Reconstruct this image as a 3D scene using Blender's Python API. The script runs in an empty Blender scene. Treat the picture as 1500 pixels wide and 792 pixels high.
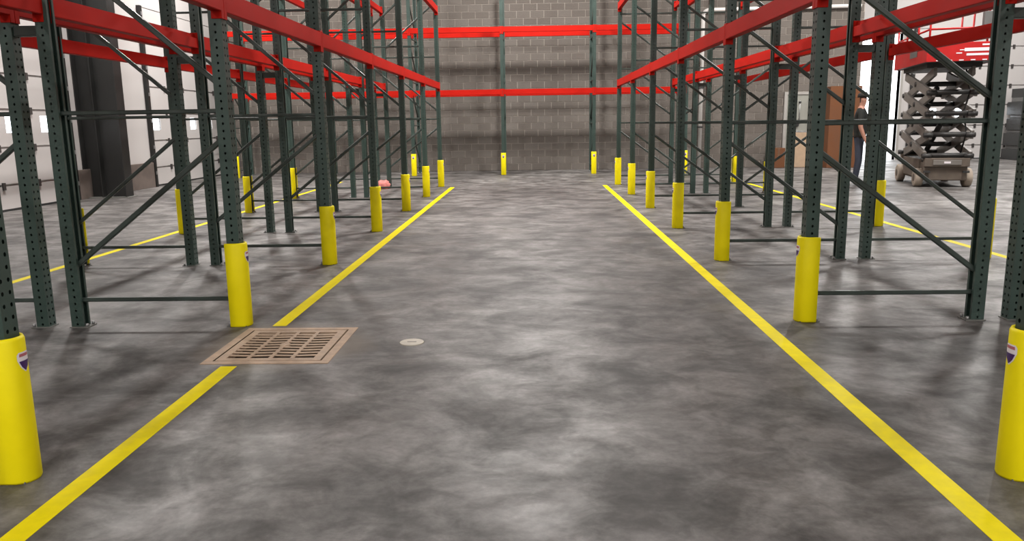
import bpy, bmesh, math, random
from mathutils import Vector, Matrix
random.seed(7)
scene = bpy.context.scene
C = scene.collection
PI = math.pi

# ------------------------------------------------------------------ camera
F_PX, PITCH, YAW, ROLL, CAM_H = 1146.27, .1862, .0295, .0149, 1.4231
cam = bpy.data.cameras.new('camera')
cam.sensor_fit = 'HORIZONTAL'
cam.sensor_width = 36.0
cam.lens = F_PX / 1500 * 36.0
cam.clip_start = .05
cam.clip_end = 300
cam_o = bpy.data.objects.new('camera', cam)
C.objects.link(cam_o)
fwd0 = Vector((-math.sin(YAW), math.cos(YAW), 0))
right0 = Vector((math.cos(YAW), math.sin(YAW), 0))
fwd = fwd0 * math.cos(PITCH) - Vector((0, 0, 1)) * math.sin(PITCH)
up0 = fwd0 * math.sin(PITCH) + Vector((0, 0, 1)) * math.cos(PITCH)
right = right0 * math.cos(ROLL) - up0 * math.sin(ROLL)
up = right0 * math.sin(ROLL) + up0 * math.cos(ROLL)
m = Matrix((right, up, -fwd)).transposed().to_4x4()
m.translation = Vector((0, 0, CAM_H))
cam_o.matrix_world = m
scene.camera = cam_o

# ------------------------------------------------------------------ world, exposure
world = bpy.data.worlds.new('overcast_sky')
scene.world = world
world.use_nodes = True
bg = world.node_tree.nodes['Background']
bg.inputs[0].default_value = (.93, .97, 1.0, 1)
bg.inputs[1].default_value = 6.0
vs = scene.view_settings
vs.view_transform = 'Standard'
vs.look = 'None'
vs.gamma = 1.0
vs.exposure = 0.0
vs.use_curve_mapping = False
try:
    scene.cycles.use_denoising = True
    scene.cycles.max_bounces = 8
    scene.cycles.sample_clamp_indirect = 6
except Exception:
    pass
HIGH_BAY_POWER = 720.0
HIGH_BAY_Z = 7.6

# ------------------------------------------------------------------ materials
def new_mat(name):
    mt = bpy.data.materials.new(name)
    mt.use_nodes = True
    nt = mt.node_tree
    return mt, nt, nt.nodes['Principled BSDF']

def nd(nt, t, **kw):
    n = nt.nodes.new(t)
    for k, v in kw.items():
        setattr(n, k, v)
    return n

def ramp(nt, fac, stops):
    r = nd(nt, 'ShaderNodeValToRGB')
    el = r.color_ramp.elements
    while len(el) < len(stops):
        el.new(.5)
    for e, (p, c) in zip(el, stops):
        e.position = p
        e.color = tuple(c) + (1,) if len(c) == 3 else c
    nt.links.new(fac, r.inputs[0])
    return r.outputs[0]

def noise(nt, vec, scale, detail=4, rough=.55, dist=0):
    n = nd(nt, 'ShaderNodeTexNoise')
    n.inputs['Scale'].default_value = scale
    n.inputs['Detail'].default_value = detail
    n.inputs['Roughness'].default_value = rough
    n.inputs['Distortion'].default_value = dist
    if vec is not None:
        nt.links.new(vec, n.inputs['Vector'])
    return n.outputs[0]

def mapping(nt, vec, scale=(1, 1, 1), rot=(0, 0, 0)):
    mp = nd(nt, 'ShaderNodeMapping')
    mp.inputs['Scale'].default_value = scale
    mp.inputs['Rotation'].default_value = rot
    nt.links.new(vec, mp.inputs['Vector'])
    return mp.outputs[0]

def mixc(nt, a, b, fac, mode='MIX'):
    x = nd(nt, 'ShaderNodeMix', data_type='RGBA', blend_type=mode)
    for sock, v in ((0, fac), (6, a), (7, b)):
        if hasattr(v, 'is_linked'):
            nt.links.new(v, x.inputs[sock])
        elif sock == 0:
            x.inputs[0].default_value = v
        else:
            x.inputs[sock].default_value = tuple(v) + (1,)
    return x.outputs[2]

def painted(name, col, rough=.45, var=.12, metal=0, scale=6, bump=.0, spec=.5):
    mt, nt, b = new_mat(name)
    tc = nd(nt, 'ShaderNodeTexCoord')
    n = noise(nt, tc.outputs['Object'], scale, 5)
    lo = [c * (1 - var) for c in col]
    hi = [min(1, c * (1 + var)) for c in col]
    nt.links.new(ramp(nt, n, [(.3, lo), (.7, hi)]), b.inputs['Base Color'])
    nt.links.new(ramp(nt, n, [(.3, [rough * .85] * 3), (.7, [min(1, rough * 1.15)] * 3)]), b.inputs['Roughness'])
    b.inputs['Metallic'].default_value = metal
    b.inputs['Specular IOR Level'].default_value = spec
    if bump:
        bp = nd(nt, 'ShaderNodeBump')
        bp.inputs['Strength'].default_value = bump
        bp.inputs['Distance'].default_value = .004
        nt.links.new(noise(nt, tc.outputs['Object'], scale * 8, 3), bp.inputs['Height'])
        nt.links.new(bp.outputs[0], b.inputs['Normal'])
    return mt

def emitter(name, col, strength):
    mt, nt, b = new_mat(name)
    b.inputs['Base Color'].default_value = (.8, .8, .8, 1)
    b.inputs['Emission Color'].default_value = tuple(col) + (1,)
    b.inputs['Emission Strength'].default_value = strength
    return mt

def concrete_floor():
    mt, nt, b = new_mat('polished_concrete')
    tc = nd(nt, 'ShaderNodeTexCoord')
    v = tc.outputs['Object']
    big = noise(nt, mapping(nt, v, (.45, .35, 1)), 1.0, 5, .55, .4)
    mid = noise(nt, mapping(nt, v, (1.0, 1.15, 1), (0, 0, .15)), 1.7, 8, .62, .5)
    fine = noise(nt, v, 30, 6, .7)
    blot = noise(nt, mapping(nt, v, (.9, 1.1, 1), (0, 0, -.25)), 3.0, 6, .6, .7)
    c1 = ramp(nt, big, [(.36, (.090, .0845, .081)), (.5, (.126, .119, .1145)), (.64, (.168, .161, .155))])
    c2 = ramp(nt, mid, [(.36, (.44, .425, .415)), (.45, (.69, .68, .67)), (.52, (.95, .94, .93)), (.63, (1.22, 1.22, 1.21))])
    col = mixc(nt, c1, c2, 1.0, 'MULTIPLY')
    c3 = ramp(nt, blot, [(.38, (.50, .485, .47)), (.48, (.92, .92, .92)), (.62, (1.22, 1.22, 1.24))])
    col = mixc(nt, col, c3, .85, 'MULTIPLY')
    sm = noise(nt, mapping(nt, v, (.8, 1.0, 1), (0, 0, .5)), 7.5, 5, .6, .9)
    c5 = ramp(nt, sm, [(.38, (.66, .645, .63)), (.5, (.97, .97, .97)), (.63, (1.2, 1.2, 1.2))])
    col = mixc(nt, col, c5, .75, 'MULTIPLY')
    c4 = ramp(nt, fine, [(.36, (.80, .80, .80)), (.64, (1.15, 1.15, 1.15))])
    col = mixc(nt, col, c4, .8, 'MULTIPLY')
    # warm rust dust around the drain frame
    sub = nd(nt, 'ShaderNodeVectorMath', operation='SUBTRACT')
    nt.links.new(v, sub.inputs[0])
    sub.inputs[1].default_value = (-1.66, 4.97, 0)
    ln = nd(nt, 'ShaderNodeVectorMath', operation='LENGTH')
    nt.links.new(sub.outputs[0], ln.inputs[0])
    ad = nd(nt, 'ShaderNodeMath', operation='MULTIPLY_ADD')
    nt.links.new(mid, ad.inputs[0])
    ad.inputs[1].default_value = .5
    nt.links.new(ln.outputs['Value'], ad.inputs[2])
    st = ramp(nt, ad.outputs[0], [(.66, (.45, .45, .45)), (.86, (0, 0, 0))])
    col = mixc(nt, col, (.20, .165, .13), st)
    nt.links.new(col, b.inputs['Base Color'])
    nt.links.new(ramp(nt, mid, [(.38, (.62, .62, .62)), (.62, (.44, .44, .44))]), b.inputs['Roughness'])
    b.inputs['Specular IOR Level'].default_value = .34
    bp = nd(nt, 'ShaderNodeBump')
    bp.inputs['Strength'].default_value = .12
    bp.inputs['Distance'].default_value = .004
    nt.links.new(blot, bp.inputs['Height'])
    nt.links.new(bp.outputs[0], b.inputs['Normal'])
    return mt

def block_mat():
    mt, nt, b = new_mat('concrete_block')
    tc = nd(nt, 'ShaderNodeTexCoord')
    geo = nd(nt, 'ShaderNodeNewGeometry')
    oi = nd(nt, 'ShaderNodeObjectInfo')
    ad = nd(nt, 'ShaderNodeMath', operation='ADD')
    nt.links.new(geo.outputs['Random Per Island'], ad.inputs[0])
    nt.links.new(oi.outputs['Random'], ad.inputs[1])
    fr = nd(nt, 'ShaderNodeMath', operation='FRACT')
    nt.links.new(ad.outputs[0], fr.inputs[0])
    base = ramp(nt, fr.outputs[0], [(0, (.103, .088, .076)), (.5, (.115, .100, .087)), (1, (.130, .114, .100))])
    n = noise(nt, geo.outputs['Position'], 30, 6, .7)
    g = ramp(nt, n, [(.3, (.85, .85, .85)), (.7, (1.12, 1.12, 1.12))])
    nt.links.new(mixc(nt, base, g, 1, 'MULTIPLY'), b.inputs['Base Color'])
    b.inputs['Roughness'].default_value = .92
    bp = nd(nt, 'ShaderNodeBump')
    bp.inputs['Strength'].default_value = .35
    bp.inputs['Distance'].default_value = .004
    nt.links.new(n, bp.inputs['Height'])
    nt.links.new(bp.outputs[0], b.inputs['Normal'])
    return mt

M = {}
M['floor'] = concrete_floor()
M['block'] = block_mat()
M['mortar'] = painted('mortar', (.33, .295, .26), .95, .12, scale=3)
M['green'] = painted('rack_green_paint', (.030, .054, .045), .42, .14, scale=3, bump=.03)
M['brace'] = painted('brace_green_paint', (.034, .047, .041), .38, .2, scale=5)
M['plate'] = painted('base_plate_steel', (.12, .12, .11), .6, .2, scale=9)
M['red'] = painted('beam_red_paint', (.41, .010, .005), .5, .1, scale=2, spec=.08)
M['yellow'] = painted('guard_yellow_plastic', (.80, .68, .002), .5, .05, scale=5, spec=.22)
M['tape'] = painted('yellow_floor_tape', (.72, .60, .004), .55, .08, scale=14, spec=.1)
M['white_label'] = painted('label_white', (.75, .70, .74), .5, .04)
M['purple_label'] = painted('label_purple', (.045, .012, .11), .5, .1)
M['red_label'] = painted('label_red', (.42, .12, .14), .5, .1)
M['white_panel'] = painted('white_liner_panel', (.42, .40, .39), .5, .03, scale=.8)
M['door_white'] = painted('sectional_door_white', (.44, .42, .41), .45, .03, scale=.7)
M['seam'] = painted('door_seam_dark', (.035, .03, .028), .7, .1)
M['rubber'] = painted('black_rubber', (.012, .012, .012), .7, .2)
M['knee'] = painted('brown_block_base', (.105, .082, .07), .9, .2, scale=5, bump=.2)
M['charcoal'] = painted('charcoal_steel', (.010, .010, .0095), .5, .2, scale=2)
M['galv'] = painted('galvanised_steel', (.33, .33, .33), .45, .15, .7, scale=12)
M['ceiling'] = painted('ceiling_deck_white', (.62, .61, .59), .8, .04, scale=.5)
M['fixture'] = painted('fixture_white', (.7, .7, .7), .5, .03)
M['lens'] = emitter('high_bay_lens', (1, .96, .92), 4)
M['rust'] = painted('drain_cast_iron_tan', (.36, .255, .175), .7, .22, scale=14, bump=.3)
M['pit'] = painted('drain_pit_dirt', (.085, .065, .048), .9, .3)
M['cover'] = painted('cleanout_cover_cream', (.46, .42, .35), .55, .12, scale=18)
M['pvc'] = painted('white_pvc', (.62, .595, .57), .35, .03)
M['cardboard'] = painted('brown_cardboard', (.125, .045, .015), .85, .1, scale=4)
M['cardboard_pale'] = painted('pale_brown_cardboard', (.24, .16, .10), .85, .1, scale=4)
M['tapebrown'] = painted('packing_tape', (.13, .07, .04), .35, .08)
M['ply'] = painted('plywood', (.30, .21, .135), .75, .14, scale=7)
M['grey_door'] = painted('grey_green_door_paint', (.25, .25, .22), .5, .04)
M['frame_grey'] = painted('door_frame_grey', (.30, .285, .265), .5, .05)
M['lift_red'] = painted('lift_red_paint', (.40, .010, .010), .45, .1, scale=3, spec=.3)
M['lift_grey'] = painted('lift_grey_paint', (.17, .155, .14), .5, .15, scale=4)
M['lift_dark'] = painted('lift_dark_steel', (.022, .021, .020), .5, .2, scale=4)
M['lift_tan'] = painted('lift_dusty_tan', (.105, .082, .064), .7, .2, scale=5)
M['lift_tyre'] = painted('pale_tyre', (.30, .25, .20), .75, .12, scale=8)
M['steel_grey'] = painted('dark_grey_sheet', (.020, .021, .021), .4, .2, scale=3)
M['light_grey'] = painted('mid_grey_sheet', (.10, .10, .097), .4, .15, scale=3)
M['rag'] = painted('pink_red_cloth', (.52, .17, .15), .9, .15, scale=12)
M['shirt'] = painted('black_tshirt', (.016, .018, .016), .9, .2)
M['jeans'] = painted('dark_denim', (.035, .042, .062), .85, .25, scale=9)
M['skin'] = painted('skin', (.50, .25, .18), .55, .06)
M['hair'] = painted('dark_hair', (.015, .012, .010), .7, .2)
M['shoe'] = painted('dark_shoe', (.018, .020, .030), .6, .2)
M['asphalt'] = painted('pale_apron', (.45, .45, .44), .9, .1, scale=.8)
gm, gnt, gb = new_mat('clear_pane')
gb.inputs['Base Color'].default_value = (.95, .97, 1, 1)
gb.inputs['Roughness'].default_value = .05
gb.inputs['Transmission Weight'].default_value = 1.0
gb.inputs['IOR'].default_value = 1.05
M['glass'] = gm

# ------------------------------------------------------------------ helpers
def mesh_of(name, bm):
    me = bpy.data.meshes.new(name)
    bm.normal_update()
    bm.to_mesh(me)
    bm.free()
    return me

def obj(name, data, mat=None, parent=None, loc=None, rot=None):
    if isinstance(data, bmesh.types.BMesh):
        data = mesh_of(name, data)
    if mat is not None and data is not None and not data.materials:
        data.materials.append(M[mat])
    o = bpy.data.objects.new(name, data)
    C.objects.link(o)
    if parent is not None:
        o.parent = parent
    if loc is not None:
        o.location = loc
    if rot is not None:
        o.rotation_euler = rot
    return o

def tag(o, label, cat, group=None):
    o['label'] = label
    o['category'] = cat
    if group:
        o['group'] = group
    return o

def thing(name, label, cat, loc=(0, 0, 0), rz=0, group=None):
    o = obj(name, None, loc=loc, rot=(0, 0, rz))
    return tag(o, label, cat, group)

def struct(name, data, mat=None, loc=None):
    o = obj(name, data, mat, loc=loc)
    o['kind'] = 'structure'
    return o

def box(bm, x0, x1, y0, y1, z0, z1, mi=0, T=None):
    vs_ = [bm.verts.new((x, y, z)) for z in (z0, z1) for y in (y0, y1) for x in (x0, x1)]
    if T is not None:
        for v in vs_:
            v.co = T @ v.co
    for q in ((0, 2, 3, 1), (4, 5, 7, 6), (0, 1, 5, 4), (2, 6, 7, 3), (0, 4, 6, 2), (1, 3, 7, 5)):
        f = bm.faces.new([vs_[i] for i in q])
        f.material_index = mi
    return vs_

def bx(x0, x1, y0, y1, z0, z1, bev=0, seg=1):
    bm = bmesh.new()
    box(bm, x0, x1, y0, y1, z0, z1)
    if bev:
        bmesh.ops.bevel(bm, geom=bm.edges[:], offset=bev, segments=seg, affect='EDGES', profile=.5)
    return bm

def tube(bm, pts, r, n=10, cap=True):
    """round tube along a polyline"""
    pts = [Vector(p) for p in pts]
    rings = []
    for i, p in enumerate(pts):
        if i == 0:
            d = pts[1] - pts[0]
        elif i == len(pts) - 1:
            d = pts[-1] - pts[-2]
        else:
            d = (pts[i] - pts[i - 1]).normalized() + (pts[i + 1] - pts[i]).normalized()
        d.normalize()
        a = Vector((0, 0, 1)) if abs(d.z) < .9 else Vector((1, 0, 0))
        u = d.cross(a).normalized()
        w = d.cross(u)
        rr = r[i] if isinstance(r, (list, tuple)) else r
        rings.append([bm.verts.new(p + (u * math.cos(2 * PI * k / n) + w * math.sin(2 * PI * k / n)) * rr) for k in range(n)])
    for a, b in zip(rings, rings[1:]):
        for k in range(n):
            f = bm.faces.new((a[k], a[(k + 1) % n], b[(k + 1) % n], b[k]))
            f.smooth = True
    if cap:
        bm.faces.new(rings[0])
        bm.faces.new(rings[-1][::-1])
    bmesh.ops.recalc_face_normals(bm, faces=bm.faces[:])
    return bm

def bar(bm, a, b, w, h, ref=(0, 1, 0)):
    """channel-like bar of rectangular section from a to b; w along ref, h across"""
    a, b = Vector(a), Vector(b)
    d = (b - a).normalized()
    u = Vector(ref)
    u = (u - d * u.dot(d)).normalized()
    v = d.cross(u)
    prof = [(-w / 2, -h / 2 + .006), (-w / 2 + .006, -h / 2), (w / 2 - .006, -h / 2), (w / 2, -h / 2 + .006),
            (w / 2, h / 2 - .006), (w / 2 - .006, h / 2), (-w / 2 + .006, h / 2), (-w / 2, h / 2 - .006)]
    r0 = [bm.verts.new(a + u * p + v * q) for p, q in prof]
    r1 = [bm.verts.new(b + u * p + v * q) for p, q in prof]
    n = len(prof)
    for k in range(n):
        bm.faces.new((r0[k], r0[(k + 1) % n], r1[(k + 1) % n], r1[k]))
    bm.faces.new(r0[::-1])
    bm.faces.new(r1)
    bmesh.ops.recalc_face_normals(bm, faces=bm.faces[:])
    return bm

def extrude_profile(bm, prof, y0, y1):
    """closed (x,z) profile extruded along y"""
    a = [bm.verts.new((x, y0, z)) for x, z in prof]
    b = [bm.verts.new((x, y1, z)) for x, z in prof]
    n = len(prof)
    for k in range(n):
        bm.faces.new((a[k], a[(k + 1) % n], b[(k + 1) % n], b[k]))
    bm.faces.new(a[::-1])
    bm.faces.new(b)
    bmesh.ops.recalc_face_normals(bm, faces=bm.faces[:])
    return bm

# ------------------------------------------------------------------ layout constants
BAY = 2.515
NB = 7                      # upright frames in each row
XL, XR = -2.148, 1.938      # columns that face the centre aisle
YL, YR = 5.503 - BAY, 5.515 - BAY
DEP, FLUE = 1.193, .259
WALL_Y = 24.1               # block wall
RACK_Y, RACK_X = 22.03, -.84
WALL_L = -9.4
FAR_Y = 27.3
CEIL = 9.0
RACK_H = 5.5
X_END = 9.7                 # where the block wall stops

# ------------------------------------------------------------------ floor with drain pit
DR = (-2.0, -1.32, 4.60, 5.34)         # drain grate clear opening x0,x1,y0,y1
bm = bmesh.new()
xs = [WALL_L - .3, DR[0], DR[1], 21.0]
ys = [-9.0, DR[2], DR[3], FAR_Y + .3]
g = [[bm.verts.new((x, y, 0)) for x in xs] for y in ys]
for j in range(3):
    for i in range(3):
        if i == 1 and j == 1:
            continue
        bm.faces.new((g[j][i], g[j][i + 1], g[j + 1][i + 1], g[j + 1][i]))
floor = struct('floor', bm, 'floor')
bm = bmesh.new()
x0, x1, y0, y1 = DR
pv = [bm.verts.new(p) for p in ((x0, y0, 0), (x1, y0, 0), (x1, y1, 0), (x0, y1, 0), (x0, y0, -.4), (x1, y0, -.4), (x1, y1, -.4), (x0, y1, -.4))]
for q in ((0, 1, 5, 4), (1, 2, 6, 5), (2, 3, 7, 6), (3, 0, 4, 7), (4, 5, 6, 7)):
    bm.faces.new([pv[i] for i in q])
obj('drain_pit', bm, 'pit', floor)

# ------------------------------------------------------------------ block wall at the back
wall_back = struct('wall_back', bx(WALL_L - .25, X_END, WALL_Y + .006, WALL_Y + .25, 0, CEIL), 'mortar')
BW, BH, JT = .406, .203, .015
def block_bm(w):
    b_ = bmesh.new()
    vs_ = box(b_, JT / 2, w - JT / 2, -.004, .03, JT / 2, BH - JT / 2)
    return b_
blk = mesh_of('concrete_block', block_bm(BW))
rest = bmesh.new()
rows = int(CEIL / BH)
n_cols = int((X_END - WALL_L) / BW) + 2
count = 0
for r in range(rows):
    off = (r % 2) * BW / 2
    for c in range(-1, n_cols):
        xa = WALL_L + c * BW - off
        xb = xa + BW
        xa_, xb_ = max(xa, WALL_L), min(xb, X_END)
        if xb_ - xa_ < .05:
            continue
        if r < 25 and -2.45 < xa and xb < 2.67 and count < 300 and xb_ - xa_ > .4:
            o = obj('concrete_block', blk, 'block', wall_back, (xa, WALL_Y, r * BH))
            count += 1
        else:
            box(rest, xa_ + JT / 2, xb_ - JT / 2, WALL_Y - .004, WALL_Y + .03, r * BH + JT / 2, (r + 1) * BH - JT / 2)
o = obj('concrete_blocks', rest, 'block', wall_back)
o['kind'] = 'stuff'

# return wall at the end of the block wall
struct('wall_return', bx(X_END - .25, X_END, WALL_Y + .25, FAR_Y + .2, 0, CEIL), 'white_panel')

# ------------------------------------------------------------------ sectional doors
def rect_with_holes(bm, u0, u1, v0, v1, holes, thick, place, mi=0):
    """slab in the u-v plane with rectangular holes sharing one v band; place(u,v,d)->xyz"""
    us = sorted({u0, u1} | {h[0] for h in holes} | {h[1] for h in holes})
    vv = sorted({v0, v1} | {h[2] for h in holes} | {h[3] for h in holes})
    for a, b_ in zip(us, us[1:]):
        for c, d in zip(vv, vv[1:]):
            mu, mv = (a + b_) / 2, (c + d) / 2
            if any(h[0] < mu < h[1] and h[2] < mv < h[3] for h in holes):
                continue
            vs_ = [bm.verts.new(place(p, q, t)) for t in (0, thick) for q in (c, d) for p in (a, b_)]
            for q in ((0, 2, 3, 1), (4, 5, 7, 6), (0, 1, 5, 4), (2, 6, 7, 3), (0, 4, 6, 2), (1, 3, 7, 5)):
                bm.faces.new([vs_[i] for i in q])
    bmesh.ops.remove_doubles(bm, verts=bm.verts[:], dist=1e-5)
    bmesh.ops.recalc_face_normals(bm, faces=bm.faces[:])

def sectional_door(name, u0, u1, top, win_us, win_row, place, hinge_us):
    """place(u, v, d): u along the wall, v up, d depth out of the room"""
    root = obj(name, None)
    root['kind'] = 'structure'
    seams = [.02, .46, 1.12, 1.79, 2.42, 3.05, 3.68, 4.31]
    seams = [s for s in seams if s < top - .2] + [top]
    for i, (a, b_) in enumerate(zip(seams, seams[1:])):
        bm = bmesh.new()
        holes = []
        if i == win_row:
            holes = [(w, w + .40, a + .26, a + .57) for w in win_us]
        rect_with_holes(bm, u0, u1, a + .02, b_ - .02, holes, .05, place)
        pn = obj('panel', bm, 'door_white', root)
        for (ha, hb, hc, hd) in holes:
            bm = bmesh.new()
            rect_with_holes(bm, ha, hb, hc, hd, [], .008, lambda u, v, d: place(u, v, d + .02))
            obj('pane', bm, 'glass', pn)
        # dark groove closing the joint behind the panels
        bm = bmesh.new()
        rect_with_holes(bm, u0, u1, b_ - .03, b_ + .03, [], .012, lambda u, v, d: place(u, v, d + .05))
        obj('joint_strip', bm, 'door_white', root)
        if i < len(seams) - 2:
            for h in hinge_us:
                bm = bmesh.new()
                rect_with_holes(bm, h - .035, h + .035, b_ - .08, b_ + .05, [], .03, lambda u, v, d: place(u, v, d - .028))
                obj('hinge', bm, 'seam', root)
    bm = bmesh.new()
    rect_with_holes(bm, u0, u1, 0, .035, [], .06, lambda u, v, d: place(u, v, d - .005))
    obj('bottom_seal', bm, 'rubber', root)
    for uu in (u0 - .05, u1 + .05):
        bm = bmesh.new()
        rect_with_holes(bm, uu - .05, uu + .05, 0, top, [], .09, lambda u, v, d: place(u, v, d - .09))
        obj('track', bm, 'charcoal', root)
        z = .3
        while z < top:
            bm = bmesh.new()
            rect_with_holes(bm, uu - .03, uu + .03, z, z + .08, [], .02, lambda u, v, d: place(u, v, d - .105))
            obj('track_bracket', bm, 'galv', root)
            z += .63
    return root

pl = lambda u, v, d: Vector((WALL_L - d, u, v))
D1 = (11.2, 15.75)
D2 = (19.25, 23.55)
DTOP = 4.3
sectional_door('door_1', D1[0], D1[1], DTOP, [11.92, 12.93, 13.94, 14.95], 2, pl, [11.6, 12.65, 13.66, 14.67, 15.5])
sectional_door('door_2', D2[0], D2[1], DTOP, [19.45, 20.52, 21.59, 22.66], 2, pl, [20.2, 21.27, 22.34, 23.3])
# left wall: knee wall of brown block, white liner above, openings where the doors hang
def wall_holed(name, u0, u1, top, holes, place, mat, thick=.2):
    bm = bmesh.new()
    rect_with_holes(bm, u0, u1, 0, top, holes, thick, place)
    return struct(name, bm, mat)
wall_holed('wall_left', -9, FAR_Y + .2, CEIL, [(D1[0], D1[1], 0, DTOP), (D2[0], D2[1], 0, DTOP), (3.2, 7.7, 0, DTOP)], lambda u, v, d: Vector((WALL_L - .001 - d, u, v)), 'white_panel')
sectional_door('door_3', 3.2, 7.7, DTOP, [], 2, pl, [4.6, 5.65, 6.7])
for i, (a, b_) in enumerate(((-9, 3.08), (7.82, 11.08), (15.87, 19.1), (23.68, 24.1))):
    struct('trim_%d' % (i + 1), bx(WALL_L, WALL_L + .09, a, b_, 0, .60, .004), 'knee')
# rigid building column on the left wall: two flanges and a web
t = obj('trim_5', None, loc=(WALL_L, 16.32, 0)); t['kind'] = 'structure'
obj('web', bx(.02, .86, -.012, .012, 0, CEIL), 'charcoal', t)
obj('flange', bx(.0, .025, -.15, .15, 0, CEIL), 'charcoal', t)
obj('flange', bx(.85, .875, -.15, .15, 0, CEIL), 'charcoal', t)
obj('stiffener', bx(.36, .385, -.15, -.01, 0, CEIL), 'charcoal', t)
obj('base_plate', bx(-.0, .93, -.2, .2, 0, .02), 'plate', t)

# ------------------------------------------------------------------ far wall on the right with open dock door
OPEN = (10.2, 12.3, 4.15)
D4 = (12.75, 17.2)
pf = lambda u, v, d: Vector((u, FAR_Y + d, v))
wall_holed('wall_far', X_END - .25, 21, CEIL, [(OPEN[0], OPEN[1], 0, OPEN[2]), (D4[0], D4[1], 0, DTOP)], lambda u, v, d: Vector((u, FAR_Y + .001 + d, v)), 'white_panel')
sectional_door('door_4', D4[0], D4[1], DTOP, [13.2, 14.2, 15.2, 16.2], 2, pf, [13.9, 14.9, 15.95])
fr = obj('door_5', None); fr['kind'] = 'structure'
obj('jamb', bx(OPEN[0] - .08, OPEN[0], FAR_Y - .05, FAR_Y + .22, 0, OPEN[2]), 'frame_grey', fr)
obj('jamb', bx(OPEN[1], OPEN[1] + .08, FAR_Y - .05, FAR_Y + .22, 0, OPEN[2]), 'frame_grey', fr)
obj('lintel', bx(OPEN[0] - .08, OPEN[1] + .08, FAR_Y - .05, FAR_Y + .22, OPEN[2], OPEN[2] + .1), 'frame_grey', fr)
struct('ground_outside', bx(-60, 70, FAR_Y + .3, FAR_Y + 80, -.12, -.02), 'asphalt')
struct('ground_apron', bx(-60, WALL_L - .3, -20, FAR_Y + .3, -.12, -.02), 'asphalt')
wall_holed('wall_right', -9, FAR_Y + .2, CEIL, [], lambda u, v, d: Vector((21 + d, u, v)), 'white_panel')
struct('ground_dock', bx(21.2, 70, -20, FAR_Y + .3, -.12, -.02), 'asphalt')
struct('wall_rear', bx(WALL_L - .2, 21.2, -9.2, -9, 0, CEIL), 'white_panel')
struct('ceiling', bx(WALL_L - .2, 21.2, -9.2, FAR_Y + .2, CEIL, CEIL + .2), 'ceiling')

# steel personnel door in the block wall
d = obj('door_6', None, loc=(8.02, WALL_Y - .004, 0)); d['kind'] = 'structure'
leaf = obj('door_leaf', bx(-.46, .46, -.045, -.005, .01, 2.13, .003), 'grey_door', d)
obj('frame_jamb', bx(-.54, -.46, -.07, 0, 0, 2.21), 'frame_grey', d)
obj('frame_jamb', bx(.46, .54, -.07, 0, 0, 2.21), 'frame_grey', d)
obj('frame_head', bx(-.46, .46, -.07, 0, 2.13, 2.21), 'frame_grey', d)
obj('panic_bar', bx(-.40, .34, -.11, -.05, 1.0, 1.06, .01), 'galv', leaf)
for xx in (-.28, -.08):
    bm = bmesh.new(); tube(bm, [(xx, -.07, 1.25), (xx, -.07, 1.95)], .012, 8)
    obj('latch_rod', bm, 'galv', leaf)
    obj('rod_clamp', bx(xx - .03, xx + .03, -.09, -.045, 1.88, 1.93), 'rubber', leaf)
obj('latch_box', bx(-.24, -.10, -.10, -.045, 1.20, 1.31, .006), 'rubber', leaf)

# ------------------------------------------------------------------ yellow floor tape
def floor_tape(x0, y0, x1, y1, label, w=.1):
    bm = bmesh.new()
    a = Vector((x0, y0)); b_ = Vector((x1, y1))
    nrm = Vector((b_ - a)).normalized()
    nrm = Vector((nrm.y, -nrm.x)) * w / 2
    top = [bm.verts.new((p.x, p.y, .0015)) for p in (a - nrm, a + nrm, b_ + nrm, b_ - nrm)]
    bot = [bm.verts.new((p.x, p.y, 0)) for p in (a - nrm, a + nrm, b_ + nrm, b_ - nrm)]
    bm.faces.new(top)
    for k in range(4):
        bm.faces.new((bot[k], bot[(k + 1) % 4], top[(k + 1) % 4], top[k]))
    return tag(obj('floor_tape', bm, 'tape'), label, 'floor tape', 'yellow floor marking tapes')
floor_tape(-1.857, -1.5, -1.857, 4.50, 'yellow floor tape strip ending at the open side of floor drain away from block wall')
floor_tape(-1.857, 5.46, -1.86, 17.9, 'yellow floor tape strip running from the floor drain towards block wall')
floor_tape(1.60, -1.5, 1.613, 17.95, 'long unbroken yellow floor tape beside the aisle across from floor drain')
floor_tape(-5.02, -1.5, -4.93, 20.0, 'yellow floor tape along the rack row facing white sectional doors', .09)
floor_tape(4.80, -1.5, 4.86, 20.0, 'yellow floor tape between the racks and scissor lift', .09)

# ------------------------------------------------------------------ floor drain and cleanout
t = thing('floor_drain', 'square tan cast iron floor drain with chevron slotted grate set in concrete', 'drain', ((x0 + x1) / 2, (y0 + y1) / 2, 0))
hx, hy = (x1 - x0) / 2, (y1 - y0) / 2
for (a, b_, c, e) in ((-hx - .055, hx + .055, -hy - .055, -hy), (-hx - .055, hx + .055, hy, hy + .055), (-hx - .055, -hx, -hy, hy), (hx, hx + .055, -hy, hy)):
    obj('frame_rail', bx(a, b_, c, e, -.02, .004, .0015), 'rust', t)
gap = .012
gx, gy = hx - gap, hy - gap
grate = obj('grate', None, None, t)
brd = .052
bm = bmesh.new()
for (a, b_, c, e) in ((-gx, gx, -gy, -gy + brd), (-gx, gx, gy - brd, gy), (-gx, -gx + brd, -gy + brd, gy - brd), (gx - brd, gx, -gy + brd, gy - brd)):
    box(bm, a, b_, c, e, -.035, .003)
obj('grate_border', bm, 'rust', grate)
ix, iy = gx - brd, gy - brd
cw = 2 * ix / 4
for k in range(1, 4):
    obj('grate_rib', bx(-ix + k * cw - .012, -ix + k * cw + .012, -iy, iy, -.003, .003), 'rust', grate)
ns = 10
pitch = 2 * iy / ns
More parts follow.
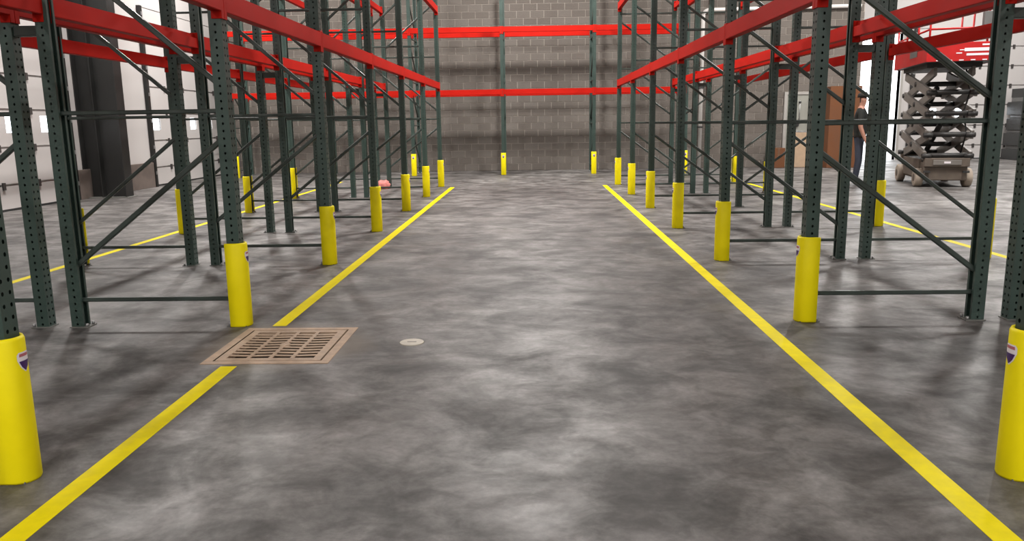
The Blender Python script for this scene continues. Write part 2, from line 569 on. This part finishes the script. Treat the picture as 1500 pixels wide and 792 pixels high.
for k in range(4):
    sl = -.07 if k % 2 == 0 else .07
    for j in range(1, ns):
        xa, xb = -ix + k * cw, -ix + (k + 1) * cw
        yc = -iy + j * pitch
        b_ = bmesh.new()
        T = Matrix.Translation(((xa + xb) / 2, yc, 0)) @ Matrix.Rotation(sl * 1.2, 4, 'Z')
        box(b_, -cw / 2, cw / 2, -.0125, .0125, -.002, .002, T=T)
        obj('grate_bar', b_, 'rust', grate)
bm = bmesh.new()
tube(bm, [(0, 0, -.02), (0, 0, .004)], .035, 16)
obj('grate_hub', bm, 'rust', grate)
bm = bmesh.new()
tube(bm, [(0, 0, 0), (0, 0, .006)], [.083, .078], 28)
o = obj('cleanout_cover', None, loc=(-.82, 5.0, 0))
tag(o, 'round cream cleanout cover flush in the concrete near the floor drain', 'floor cover')
obj('cover_plate', bm, 'cover', o)
obj('cover_slot', bx(-.03, .03, -.004, .004, .004, .0072), 'seam', o)

# ------------------------------------------------------------------ rack parts
CW = .045                  # half column size
def perforated(bm, place, w, h, cols, pitch=.0508, r=.0085):
    """strip w wide and h tall with a hole per pitch; place(u,v)->xyz"""
    cw_ = w / cols
    nrow = int(h / pitch)
    for c in range(cols):
        ua, ub = -w / 2 + c * cw_, -w / 2 + (c + 1) * cw_
        uc = (ua + ub) / 2
        prev = None
        for k in range(nrow + 1):
            va = k * pitch
            vb = min(h, va + pitch)
            if prev is None:
                prev = (bm.verts.new(place(ua, 0)), bm.verts.new(place(ub, 0)))
            A, B_ = prev
            D_, Cc = bm.verts.new(place(ua, vb)), bm.verts.new(place(ub, vb))
            if vb - va > pitch * .99:
                vc = (va + vb) / 2
                hl = [bm.verts.new(place(uc + r * math.cos(q * PI / 3 + PI / 6 + PI), vc + r * 1.15 * math.sin(q * PI / 3 + PI / 6 + PI))) for q in range(6)]
                # hl order: start lower-left, counter-clockwise: LL, bottom, LR, UR, top, UL
                bm.faces.new((A, B_, hl[2], hl[1], hl[0]))
                bm.faces.new((B_, Cc, hl[3], hl[2]))
                bm.faces.new((Cc, D_, hl[5], hl[4], hl[3]))
                bm.faces.new((D_, A, hl[0], hl[5]))
            else:
                bm.faces.new((A, B_, Cc, D_))
            prev = (D_, Cc)

def column_mesh():
    bm = bmesh.new()
    perforated(bm, lambda u, v: Vector((CW, u, v)), 2 * CW, RACK_H, 2)          # web, faces out of the frame
    perforated(bm, lambda u, v: Vector((u, -CW, v)), 2 * CW, RACK_H, 1)         # flanges
    perforated(bm, lambda u, v: Vector((u, CW, v)), 2 * CW, RACK_H, 1)
    for s in (-1, 1):                                                            # return lips
        q = [bm.verts.new(p) for p in ((-CW, s * CW, 0), (-CW, s * (CW - .022), 0), (-CW, s * (CW - .022), RACK_H), (-CW, s * CW, RACK_H))]
        bm.faces.new(q)
    bmesh.ops.remove_doubles(bm, verts=bm.verts[:], dist=1e-5)
    xb = -CW + .03                                                               # added set-back plate and centre rib keep light out so the holes look dark
    for pts in (((xb, -CW), (xb, CW)), ((xb, 0), (CW, 0))):
        q = [bm.verts.new((x, y, z)) for (x, y), z in ((pts[0], 0), (pts[1], 0), (pts[1], RACK_H), (pts[0], RACK_H))]
        bm.faces.new(q)
    me = mesh_of('column', bm)
    me.materials.append(M['green'])
    return me

COL = column_mesh()
FOOT = mesh_of('foot_plate', bx(-.085, .055, -.056, .056, 0, .008))
ANCHOR = bmesh.new(); tube(ANCHOR, [(0, 0, .005), (0, 0, .03)], .01, 6); ANCHOR = mesh_of('anchor_bolt', ANCHOR)

KINDS = {
    # horizontal heights; diagonals as (z at the rear column, z at the front column)
    'zig': ([.20, 1.535, 2.90, 4.25], [(.44, 1.36), (2.72, 1.70), (3.07, 4.08), (5.3, 4.42)]),
    'zag': ([.20, 1.535, 2.90, 4.25], [(1.36, .44), (1.70, 2.72), (4.08, 3.07), (4.42, 5.3)]),
    'rap': ([.20, 1.39, 2.57, 3.75, 4.93], [(1.22, .34), (2.41, 1.54), (3.59, 2.72), (4.77, 3.9)]),
    'par': ([.20, 1.39, 2.57, 3.75, 4.93], [(.34, 1.22), (1.54, 2.41), (2.72, 3.59), (3.9, 4.77)]),
}
BR = {}
for kname, (hs, ds) in KINDS.items():
    lst = []
    for z in hs:
        b_ = bmesh.new(); bar(b_, (-.0, 0, z), (-DEP, 0, z), .034, .030)
        lst.append(('horizontal_brace', mesh_of('horizontal_brace', b_)))
    for zr, zf in ds:
        b_ = bmesh.new(); bar(b_, (-.005, 0, zf), (-DEP + .005, 0, zr), .034, .036)
        lst.append(('diagonal_brace', mesh_of('diagonal_brace', b_)))
    BR[kname] = lst

def upright(kind, loc, rz, label, group):
    t = thing('upright_frame', label, 'rack frame', loc, rz, group)
    for (xx, r) in ((0, 0), (-DEP, PI)):
        obj('column', COL, 'green', t, (xx, 0, 0), (0, 0, r))
        fp = obj('foot_plate', FOOT, 'plate', t, (xx, 0, 0), (0, 0, r))
        for s in (-1, 1):
            obj('anchor_bolt', ANCHOR, 'galv', fp, (-.068, s * .04, 0))
    for nme, me in BR[kind]:
        obj(nme, me, 'brace', t)
    return t

# column guard: U-shaped plastic wrap, open at the back
GH, GR = .61, .070
def guard_mesh():
    bm = bmesh.new()
    def prof(r):
        p = [(-.055, -r)]
        p.append((.012, -r))
        for k in range(1, 16):
            a = -PI / 2 + PI * k / 16
            p.append((.012 + r * math.cos(a), r * math.sin(a)))
        p += [(.012, r), (-.055, r)]
        return p
    po, pi_ = prof(GR), prof(GR - .012)
    zs = [0, .01, GH - .012, GH]
    ins = [.004, 0, 0, .005]
    ring = []
    for z, s in zip(zs, ins):
        o_ = []
        for (x, y) in po:
            l = max(1e-6, math.hypot(x - .012, y)) if x > .012 else abs(y)
            if x > .012:
                o_.append(bm.verts.new((.012 + (x - .012) * (1 - s / GR), y * (1 - s / GR), z)))
            else:
                o_.append(bm.verts.new((x, y * (1 - s / GR), z)))
        i_ = [bm.verts.new((x, y, z)) for x, y in pi_]
        ring.append((o_, i_))
    n = len(po)
    for (o0, i0), (o1, i1) in zip(ring, ring[1:]):
        for k in range(n - 1):
            f = bm.faces.new((o0[k], o0[k + 1], o1[k + 1], o1[k])); f.smooth = True
            f = bm.faces.new((i0[k + 1], i0[k], i1[k], i1[k + 1])); f.smooth = True
        bm.faces.new((i0[0], o0[0], o1[0], i1[0]))
        bm.faces.new((o0[-1], i0[-1], i1[-1], o1[-1]))
    for (o_, i_), flip in ((ring[0], 1), (ring[-1], 0)):
        for k in range(n - 1):
            q = (o_[k], o_[k + 1], i_[k + 1], i_[k])
            bm.faces.new(q[::-1] if flip else q)
    bmesh.ops.recalc_face_normals(bm, faces=bm.faces[:])
    return mesh_of('guard_shell', bm)
GUARD = guard_mesh()

def decal(poly_rows, zc, lift):
    """poly_rows: list of (dz, u_left, u_right) wrapped on the guard's round nose"""
    bm = bmesh.new()
    prev = None
    R_ = GR + lift
    for dz, ul, ur in poly_rows:
        row = []
        for k in range(7):
            u = ul + (ur - ul) * k / 6
            a = u / R_
            row.append(bm.verts.new((.012 + R_ * math.cos(a), R_ * math.sin(a), zc + dz)))
        if prev:
            for k in range(6):
                bm.faces.new((prev[k], prev[k + 1], row[k + 1], row[k]))
        prev = row
    bmesh.ops.recalc_face_normals(bm, faces=bm.faces[:])
    return bm
ST_W = mesh_of('label', decal([(-.050, -.003, .003), (-.03, -.022, .022), (0, -.034, .034), (.022, -.034, .034), (.032, -.026, .026)], .515, .0012))
ST_P = mesh_of('label_mark', decal([(-.045, -.002, .002), (-.028, -.018, .018), (-.004, -.028, .028)], .515, .0024))
ST_R = mesh_of('label_band', decal([(.014, -.026, .026), (.026, -.024, .024)], .515, .0024))

def guard(loc, rz, label):
    t = thing('column_guard', label, 'column guard', loc, rz, 'yellow column guards')
    obj('guard_shell', GUARD, 'yellow', t)
    lb = obj('label', ST_W, 'white_label', t)
    obj('label_mark', ST_P, 'purple_label', lb)
    obj('label_band', ST_R, 'red_label', lb)
    return t

# load beam: step profile, flat face outwards (+x), runs along local +y from column to column
BHT = .14
def beam_meshes():
    prof = [(.053, 0), (.053, BHT), (.010, BHT), (.010, BHT - .042), (-.022, BHT - .042), (-.022, 0)]
    bm = bmesh.new(); extrude_profile(bm, prof, CW, BAY - CW)
    bmesh.ops.bevel(bm, geom=[e for e in bm.edges if abs((e.verts[0].co - e.verts[1].co).y) > 1], offset=.004, segments=2, affect='EDGES')
    body = mesh_of('beam_body', bm)
    def conn(flip):
        bm = bmesh.new()
        ya = (lambda y: BAY - y) if flip else (lambda y: y)
        def b2(xa, xb, a, c, za, zb):
            lo, hi = sorted((ya(a), ya(c)))
            box(bm, xa, xb, lo, hi, za, zb)
        b2(CW, CW + .008, .003, CW + .006, -.05, BHT + .012)      # plate over the column web
        b2(-.02, CW + .008, CW - .001, CW + .006, -.05, BHT + .012)   # plate on the column flange
        bmesh.ops.bevel(bm, geom=bm.edges[:], offset=.0015, segments=1, affect='EDGES')
        return mesh_of('end_connector', bm)
    return body, conn(False), conn(True)
BEAM, CON_A, CON_B = beam_meshes()

def beam(loc, rz, label, group):
    t = thing('load_beam', label, 'rack beam', loc, rz, group)
    t['kind'] = 'thing'
    obj('beam_body', BEAM, 'red', t)
    obj('end_connector', CON_A, 'red', t)
    obj('end_connector', CON_B, 'red', t)
    return t

ORD = ['nearest', 'second', 'third', 'fourth', 'fifth', 'sixth', 'seventh']
def from_wall(k, n):
    i = n - 1 - k
    return ORD[i]
L1, L2 = 2.195, 3.845

ROWS = [
    # name phrase, x of the front column, y0, outward sign, brace kind
    ('row beside floor drain', XL, YL, 1, 'zig'),
    ('row facing sectional doors', XL - 2 * DEP - FLUE, YL, -1, 'zag'),
    ('row across aisle from drain', XR, YR, -1, 'par'),
    ('row facing scissor lift', XR + 2 * DEP + FLUE, YR, 1, 'par'),
]
for phrase, x, y0_, s, kind in ROWS:
    rz = 0 if s > 0 else PI
    for k in range(NB):
        yy = y0_ + k * BAY
        which = from_wall(k, NB)
        w2 = 'nearest the block wall' if which == 'nearest' else which + ' from the block wall'
        upright('rap' if 'lift' in phrase and k < 4 else kind, (x, yy, 0), rz, 'green perforated upright frame, %s, %s' % (w2, phrase), 'green upright frames')
        guard((x, yy, 0), rz, 'yellow plastic column guard, %s, %s' % (w2, phrase))
    for k in range(NB - 1):
        which = from_wall(k, NB - 1)
        w2 = 'bay nearest block wall' if which == 'nearest' else which + ' bay from block wall'
        for z, lv in ((L1, 'lower'), (L2, 'upper')):
            for side, fx, r in (('guard side', x, rz), ('back side', x - s * DEP, rz + PI)):
                up_ = abs(math.cos(r) - 1) < .01
                loc = (fx, y0_ + k * BAY, z) if up_ else (fx, y0_ + (k + 1) * BAY, z)
                beam(loc, r, 'red %s beam on %s, %s, %s' % (lv, side, w2, phrase), 'red load beams')

# row along the block wall: frames turned to face the aisle
RZ = -PI / 2
for j in range(-3, 3):
    xx = RACK_X + j * BAY
    i = j + 3
    w2 = 'nearest the sectional doors' if i == 0 else ORD[i] + ' from the sectional doors'
    upright('par', (xx, RACK_Y, 0), RZ, 'green upright frame standing along the block wall, %s' % w2, 'green upright frames')
    guard((xx, RACK_Y, 0), RZ, 'yellow column guard in the row along block wall, %s' % w2)
    if j < 2:
        b2 = 'bay nearest sectional doors' if i == 0 else ORD[i] + ' bay from sectional doors'
        for z, lv in ((L1, 'lower'), (L2, 'upper')):
            beam((xx, RACK_Y, z), RZ, 'red %s front beam in row along block wall, %s' % (lv, b2), 'red load beams')
            beam((xx + BAY, RACK_Y + DEP, z), RZ + PI, 'red %s rear beam in row along block wall, %s' % (lv, b2), 'red load beams')

# row spacers that tie the back-to-back frames together
SP = bmesh.new()
box(SP, -FLUE / 2 + CW, FLUE / 2 - CW, -.03, .03, -.035, .035)
bmesh.ops.bevel(SP, geom=SP.edges[:], offset=.006, segments=2, affect='EDGES')
SP = mesh_of('row_spacer', SP)
for nm, xx, y0_ in (('beside floor drain', XL - DEP - FLUE / 2, YL), ('beside scissor lift', XR + DEP + FLUE / 2, YR)):
    for k in range(NB):
        which = from_wall(k, NB)
        w2 = 'nearest block wall' if which == 'nearest' else which + ' from block wall'
        o = obj('row_spacer', SP, 'brace', None, (xx, y0_ + k * BAY, 2.09))
        tag(o, 'short green row spacer between back-to-back frames %s, %s' % (nm, w2), 'rack spacer', 'green row spacers')

# ------------------------------------------------------------------ scissor lift
lift = thing('scissor_lift', 'raised red scissor lift with grey folding arms on a dusty wheeled base', 'scissor lift', (8.6, 17.25, 0), -math.radians(12.5))
W2, LN = .40, 1.02
base = obj('chassis', bx(-W2, W2, -LN, LN, .14, .50, .02, 2), 'lift_tan', lift)
obj('bumper', bx(-W2 - .02, W2 + .02, -LN - .06, -LN + .05, .42, .60, .012, 2), 'lift_tan', base)
obj('bumper', bx(-W2 - .02, W2 + .02, LN - .05, LN + .06, .42, .60, .012, 2), 'lift_tan', base)
for s in (-1, 1):
    obj('side_tray', bx(min(s * .36, s * .44), max(s * .36, s * .44), -LN + .34, LN - .34, .18, .56, .015, 2), 'lift_tan', base)
obj('deck_plate', bx(-W2 + .02, W2 - .02, -LN + .05, LN - .05, .50, .56), 'lift_dark', base)
obj('front_plate', bx(-.26, .26, -LN - .075, -LN - .05, .46, .56, .004), 'lift_grey', base)
obj('maker_plate', bx(-.06, .06, -LN - .082, -LN - .074, .49, .53), 'white_label', base)
for sx in (-1, 1):
    obj('step', bx(min(sx * .30, sx * .42), max(sx * .30, sx * .42), -LN - .07, -LN - .02, .30, .34), 'lift_dark', base)
for sx in (-1, 1):
    for sy in (-1, 1):
        bm = bmesh.new()
        xc = sx * .46
        tube(bm, [(xc - .075, sy * .78, .19), (xc - .06, sy * .78, .19), (xc + .06, sy * .78, .19), (xc + .075, sy * .78, .19)], [.165, .19, .19, .165], 26)
        w = obj('wheel', bm, 'lift_tyre', lift)
        bm = bmesh.new()
        xo = xc + sx * .076
        tube(bm, [(xo - sx * .02, sy * .78, .19), (xo + sx * .006, sy * .78, .19)], [.085, .075], 16)
        obj('hub', bm, 'lift_tan', w)
# scissor arms: pairs of crossing box arms on two planes, four storeys
Z0, Z1, NLV = .64, 2.31, 4
AR = 1.04
hgt = (Z1 - Z0) / NLV
for lv in range(NLV):
    za, zb = Z0 + lv * hgt, Z0 + (lv + 1) * hgt
    mat = 'lift_grey'
    for sx in (-1, 1):
        for (off, ya, yb) in ((.0, -AR, AR), (.075, AR, -AR)):
            xx = sx * (.42 - off)
            b_ = bmesh.new()
            bar(b_, (xx, ya, za), (xx, yb, zb), .06, .17, (1, 0, 0))
            obj('scissor_arm', b_, 'lift_grey', lift)
        for yy, zz in ((0, (za + zb) / 2), (-AR, za), (AR, za)):
            bm = bmesh.new()
            tube(bm, [(sx * .30, yy, zz), (sx * .475, yy, zz)], .05, 12)
            obj('pivot_pin', bm, 'lift_dark', lift)
    for yy, zz in ((0, (za + zb) / 2), (-AR + .02, za + .01), (AR - .02, za + .01)):
        bm = bmesh.new()
        tube(bm, [(-.36, yy, zz), (.36, yy, zz)], .05, 12)
        obj('cross_tube', bm, 'lift_dark', lift)
bm = bmesh.new(); tube(bm, [(0, .55, .72), (0, -.35, 1.28)], .055, 12)
cyl = obj('lift_cylinder', bm, 'lift_dark', lift)
bm = bmesh.new(); tube(bm, [(0, -.35, 1.28), (0, -.75, 1.53)], .032, 10)
obj('piston_rod', bm, 'galv', cyl)
bm = bmesh.new(); tube(bm, [(-.15, .4, 1.5), (-.15, -.45, 2.0)], .055, 12)
obj('lift_cylinder', bm, 'lift_dark', lift)
bm = bmesh.new(); tube(bm, [(.29, -.85, .7), (.33, -.98, 1.1), (.26, -.9, 1.5), (.33, -.97, 1.9), (.27, -.8, 2.35)], .018, 8)
obj('hose', bm, 'rubber', lift)
# platform
PX, PYa, PYb, PZ = .66, -1.62, 1.12, 2.47
pf_ = obj('platform', bx(-PX, PX, PYa, PYb, PZ, PZ + .08, .01), 'lift_dark', lift)
obj('platform_frame', bx(-.5, .5, -1.0, 1.0, PZ - .09, PZ), 'lift_dark', pf_)
for (a, b_, c, e) in ((-PX - .012, PX + .012, PYa - .02, PYa), (-PX - .012, PX + .012, PYb, PYb + .02), (-PX - .012, -PX + .008, PYa, PYb), (PX - .008, PX + .012, PYa, PYb)):
    obj('side_skirt', bx(a, b_, c, e, PZ - .01, PZ + .34, .004), 'lift_red', pf_)
yk = PYa - .024
obj('warning_strip', bx(-.02, .56, yk, yk + .006, PZ + .17, PZ + .23), 'white_label', pf_)
obj('warning_strip', bx(.02, .52, yk, yk + .006, PZ + .09, PZ + .13), 'white_label', pf_)
obj('warning_strip', bx(.28, .46, yk, yk + .006, PZ + .27, PZ + .30), 'white_label', pf_)
obj('logo_arrow', bx(-.16, -.06, yk, yk + .006, PZ + .13, PZ + .15), 'white_label', pf_)
obj('logo_arrow', bx(-.10, -.02, yk, yk + .006, PZ + .19, PZ + .205), 'white_label', pf_)
for k in range(6):
    obj('edge_mark', bx(-.5 + k * .2, -.42 + k * .2, yk, yk + .006, PZ + .0, PZ + .018), 'white_label', pf_)
obj('side_label', bx(-PX - .018, -PX - .010, -.9, -.3, PZ + .14, PZ + .26), 'light_grey', pf_)
for sx in (-1, 1):
    for yy in (PYa + .03, -.7, .25, PYb - .03):
        bm = bmesh.new(); tube(bm, [(sx * (PX - .03), yy, PZ + .05), (sx * (PX - .03), yy, PZ + 1.12)], .02, 8)
        obj('rail_post', bm, 'lift_red', pf_)
    for zz in (.60, 1.12):
        bm = bmesh.new(); tube(bm, [(sx * (PX - .03), PYa + .03, PZ + zz), (sx * (PX - .03), PYb - .03, PZ + zz)], .02, 8)
        obj('guard_rail', bm, 'lift_red', pf_)
for yy in (PYa + .03, PYb - .03):
    for zz in (.60, 1.12):
        bm = bmesh.new(); tube(bm, [(-PX + .03, yy, PZ + zz), (PX - .03, yy, PZ + zz)], .02, 8)
        obj('guard_rail', bm, 'lift_red', pf_)
obj('control_box', bx(.30, .52, PYa + .06, PYa + .2, PZ + .62, PZ + .9, .01), 'light_grey', pf_)
# load carried on the platform
tag(obj('carton', bx(-.22, .18, -.25, .15, 0, .42, .006), 'cardboard_pale', None, (8.45, 16.6, PZ + .08), (0, 0, .15)), 'pale carton standing on the platform of the scissor lift', 'box')
bm = bmesh.new(); tube(bm, [(0, 0, 0), (0, 0, .02), (0, 0, .33), (0, 0, .35)], [.13, .14, .15, .15], 18)
o = thing('bucket', 'white plastic bucket on the platform of the scissor lift', 'bucket', (8.12, 16.2, PZ + .08))
obj('bucket_shell', bm, 'pvc', o)
bm = bmesh.new(); tube(bm, [(.15 * math.cos(a), .02, .33 + .10 * math.sin(a)) for a in [PI * k / 10 for k in range(11)]], .005, 6)
obj('handle', bm, 'galv', o)

# ------------------------------------------------------------------ goods by the far wall
st_ = [(0, 0, 1.7, 1.1, .34), (.05, .02, 1.6, 1.0, .12), (-.02, 0, 1.65, 1.05, .40), (.03, .03, 1.55, 1.0, .10), (0, 0, 1.6, 1.0, .38), (.04, 0, 1.5, .95, .10), (-.03, .02, 1.55, 1.0, .42), (0, 0, 1.45, .9, .14), (.02, 0, 1.5, .95, .28)]
z = 0
words = ['lowest', 'second', 'third', 'fourth', 'fifth', 'sixth', 'seventh', 'eighth', 'topmost']
for i, (ox, oy, w, dd, h) in enumerate(st_):
    o = thing('sheet_bundle', ('thin mid grey' if h < .2 else 'thick dark grey') + ' strapped sheet bundle, %s in the stack by white door' % words[i], 'bundle', (16.45 + ox, 26.3 + oy, z), 0, 'stacked sheet bundles')
    obj('bundle', bx(-w / 2, w / 2, -dd / 2, dd / 2, 0, h, .012, 2), 'light_grey' if h < .2 else 'steel_grey', o)
    for sx in (-.3, .3):
        obj('strap', bx(sx * w - .015, sx * w + .015, -dd / 2 - .003, dd / 2 + .003, 0, h), 'galv', o)
    z += h

t = thing('tall_carton', 'tall brown cardboard carton standing on end against the block wall', 'box', (8.98, 23.62, 0))
obj('carton_body', bx(-.44, .44, -.38, .38, 0, 2.32, .006), 'cardboard', t)
obj('packing_tape', bx(-.03, .03, -.383, .0, .02, 2.323), 'tapebrown', t)
obj('lid_flap', bx(-.445, .445, -.386, -.38, 2.0, 2.325), 'cardboard', t)
obj('shipping_label', bx(.0, .24, -.385, -.38, 1.45, 1.66), 'light_grey', t)
t = thing('small_carton', 'small brown carton on the floor beside leaning plywood sheet', 'box', (7.22, 23.78, 0), .12)
obj('carton_body', bx(-.2, .2, -.2, .2, 0, .58, .005), 'cardboard', t)
obj('packing_tape', bx(-.03, .03, -.203, .203, .3, .583), 'tapebrown', t)
t = thing('plywood_sheet', 'pale plywood sheet leaning on the grey steel door', 'board', (8.0, 23.72, .004))
o = obj('sheet', bx(-.30, .30, -.012, .012, 0, 1.05, .002), 'ply', t, (0, 0, 0), (-.26, 0, 0))

# white vertical pipe with elbow along the block wall
bm = bmesh.new()
pts = [(5.0, WALL_Y - .09, 0), (5.0, WALL_Y - .09, 4.42)]
for k in range(1, 7):
    a = PI / 2 * k / 6
    pts.append((5.0 + .16 * (1 - math.cos(a)), WALL_Y - .09, 4.42 + .16 * math.sin(a)))
pts.append((9.55, WALL_Y - .09, 4.62))
tube(bm, pts, .055, 14)
t = thing('wall_pipe', 'white plastic pipe rising up the block wall with an elbow', 'pipe', (0, 0, 0))
obj('pipe_run', bm, 'pvc', t)
for zz in (1.2, 2.35, 3.6):
    obj('pipe_clamp', bx(4.93, 5.07, WALL_Y - .16, WALL_Y - .003, zz, zz + .04), 'rubber', t)
for xx in (6.6, 8.6):
    obj('pipe_clamp', bx(xx, xx + .04, WALL_Y - .16, WALL_Y - .003, 4.53, 4.68), 'rubber', t)

# pink-red rag on the floor near the end of the drain-side row
bm = bmesh.new()
bmesh.ops.create_icosphere(bm, subdivisions=3, radius=.15)
for v in bm.verts:
    n_ = v.co.normalized()
    k = 1 + .22 * math.sin(7 * n_.x + 3 * n_.y) * math.cos(5 * n_.y + 2) + .12 * math.sin(13 * n_.z + 4 * n_.x)
    v.co = Vector((n_.x * .17 * k, n_.y * .13 * k, max(0, (n_.z * .12 + .06) * k)))
for f in bm.faces:
    f.smooth = True
tag(obj('cloth_rag', bm, 'rag', None, (-3.42, 17.75, 0)), 'crumpled pink-red cloth rag on the floor under the racks', 'cloth')

# ------------------------------------------------------------------ person standing in the open dock daylight
def skin_body(verts, edges, radii, root):
    me = bpy.data.meshes.new('person_body')
    me.from_pydata(verts, edges, [])
    o = bpy.data.objects.new('person_body', me)
    C.objects.link(o)
    o.modifiers.new('skin', 'SKIN').use_smooth_shade = True
    o.modifiers.new('sub', 'SUBSURF').levels = 2
    sk = me.skin_vertices[0].data
    for i, r in enumerate(radii):
        sk[i].radius = (r, r) if not isinstance(r, tuple) else r
        sk[i].use_root = (i == root)
    bpy.context.view_layer.update()
    dg = bpy.context.evaluated_depsgraph_get()
    nm = bpy.data.meshes.new_from_object(o.evaluated_get(dg))
    bpy.data.objects.remove(o)
    return nm

# local frame: +x is where the person faces, +y is their left, height about 1.95 m
V, E_, R_ = [], [], []
def jv(p, r, link=None):
    V.append(p); R_.append(r)
    if link is not None:
        E_.append((link, len(V) - 1))
    return len(V) - 1
pel = jv((0, 0, 1.02), (.125, .165))
wst = jv((.01, 0, 1.20), (.115, .15), pel)
chs = jv((.02, 0, 1.40), (.125, .175), wst)
shl = jv((.0, 0, 1.56), (.09, .13), chs)
nck = jv((.01, 0, 1.66), .058, shl)
hd0 = jv((.03, 0, 1.74), (.082, .07), nck)
hd1 = jv((.035, 0, 1.83), (.105, .082), hd0)
hd2 = jv((.02, 0, 1.91), (.075, .062), hd1)
for s in (-1, 1):
    sh = jv((0, s * .19, 1.54), .072, shl)
    el = jv((-.02 if s > 0 else .0, s * .25, 1.24), .05, sh)
    wr = jv((.12 if s > 0 else .10, s * .24, 1.00), .034, el)
    pm = jv((.155 if s > 0 else .13, s * .235, .925), (.022, .042), wr)
    for q, (dy, ln) in enumerate(((-.03, .075), (-.01, .09), (.01, .085), (.03, .065))):
        k0 = jv((V[pm][0] + .015, s * .235 + dy, .875), .0095, pm)
        k1 = jv((V[pm][0] + .012, s * .235 + dy, .875 - ln * .6), .008, k0)
        jv((V[pm][0] - .008, s * .235 + dy, .875 - ln), .007, k1)
    th0 = jv((V[pm][0] + .03, s * .2, .93), .011, pm)
    jv((V[pm][0] + .045, s * .19, .885), .009, th0)
    hp = jv((0, s * .095, .96), .105, pel)
    kn = jv((.03 if s > 0 else .0, s * .11, .54), .068, hp)
    an = jv((-.02 if s > 0 else -.06, s * .115, .11), .048, kn)
    ft = jv((.07 if s > 0 else .03, s * .12, .05), (.042, .045), an)
    jv((.17 if s > 0 else .13, s * .125, .04), (.034, .042), ft)
body = skin_body(V, E_, R_, pel)
zmin = min(v.co.z for v in body.vertices)
body.materials.clear()
for k in ('shirt', 'skin', 'jeans', 'shoe', 'hair'):
    body.materials.append(M[k])
for p in body.polygons:
    p.use_smooth = True
    c = p.center
    arm = abs(c.y) > .155
    if c.z < .12:
        mi = 3
    elif c.z > 1.84 or (c.z > 1.74 and c.x < -.02):
        mi = 4
    elif c.z > 1.63:
        mi = 1
    elif arm and c.z < 1.30 and (abs(c.y) > .19 or c.x > .07):
        mi = 1
    elif c.z < 1.02:
        mi = 2
    else:
        mi = 0
    p.material_index = mi
person = thing('person', 'person in black t-shirt and dark jeans standing beside the tall carton', 'person', (6.98, 17.2, -zmin), -.35)
obj('body', body, None, person)
bm = bmesh.new(); bmesh.ops.create_uvsphere(bm, u_segments=10, v_segments=8, radius=.017)
NOSE = mesh_of('nose', bm)
o = obj('nose', NOSE, 'skin', person, (.138, 0, 1.80)); o.scale = (1.3, .8, 1.5)
for s in (-1, 1):
    o = obj('ear', NOSE, 'skin', person, (.02, s * .083, 1.81)); o.scale = (1.3, .6, 1.9)
    o = obj('eye', NOSE, 'hair', person, (.128, s * .033, 1.835)); o.scale = (.5, .7, .4)
o = obj('mouth', NOSE, 'red_label', person, (.122, 0, 1.745)); o.scale = (.5, 1.4, .3)
bm = bmesh.new()
tube(bm, [(.02, 0, 1.86), (.02, 0, 1.90), (.015, 0, 1.955), (.01, 0, 1.975)], [.108, .106, .085, .03], 20)
cap = obj('cap', bm, 'hair', person)
obj('visor', bx(.10, .21, -.07, .07, 1.872, 1.884, .004), 'hair', cap)
obj('belt', bx(-.13, .135, -.17, .17, 1.025, 1.06, .03, 3), 'hair', person)

# ------------------------------------------------------------------ high-bay lamps over the aisles
def high_bay(x, y, label, power=HIGH_BAY_POWER):
    t = thing('high_bay_lamp_offscreen', label, 'lamp', (x, y, HIGH_BAY_Z), 0, 'high bay lamps')
    hs = obj('housing', bx(-.2, .2, -.6, .6, .02, .12, .01), 'fixture', t)
    obj('lens', bx(-.18, .18, -.58, .58, .0, .02), 'lens', t)
    for yy in (-.5, .5):
        bm = bmesh.new(); tube(bm, [(0, yy, .1), (0, yy, CEIL - HIGH_BAY_Z + .01)], .006, 6)
        obj('hanger', bm, 'galv', t)
    ld = bpy.data.lights.new('high_bay_light_offscreen', 'AREA')
    ld.shape = 'RECTANGLE'
    ld.size, ld.size_y = .36, 1.16
    ld.energy = power
    ld.color = (1, .965, .93)
    lo = bpy.data.objects.new('high_bay_light_offscreen', ld)
    C.objects.link(lo)
    lo.parent = t
    lo.location = (0, 0, -.01)
for row, xx in (('over centre aisle', 0.0), ('over aisle by sectional doors', -7.0), ('over scissor lift side', 8.2), ('over open dock side', 14.0)):
    for i, yy in enumerate((20.0, 13.0, -6.0)):
        high_bay(xx, yy + (3 if xx > 10 and i == 0 else 0), 'white linear high bay lamp %s, %s from block wall' % (row, ORD[i]))
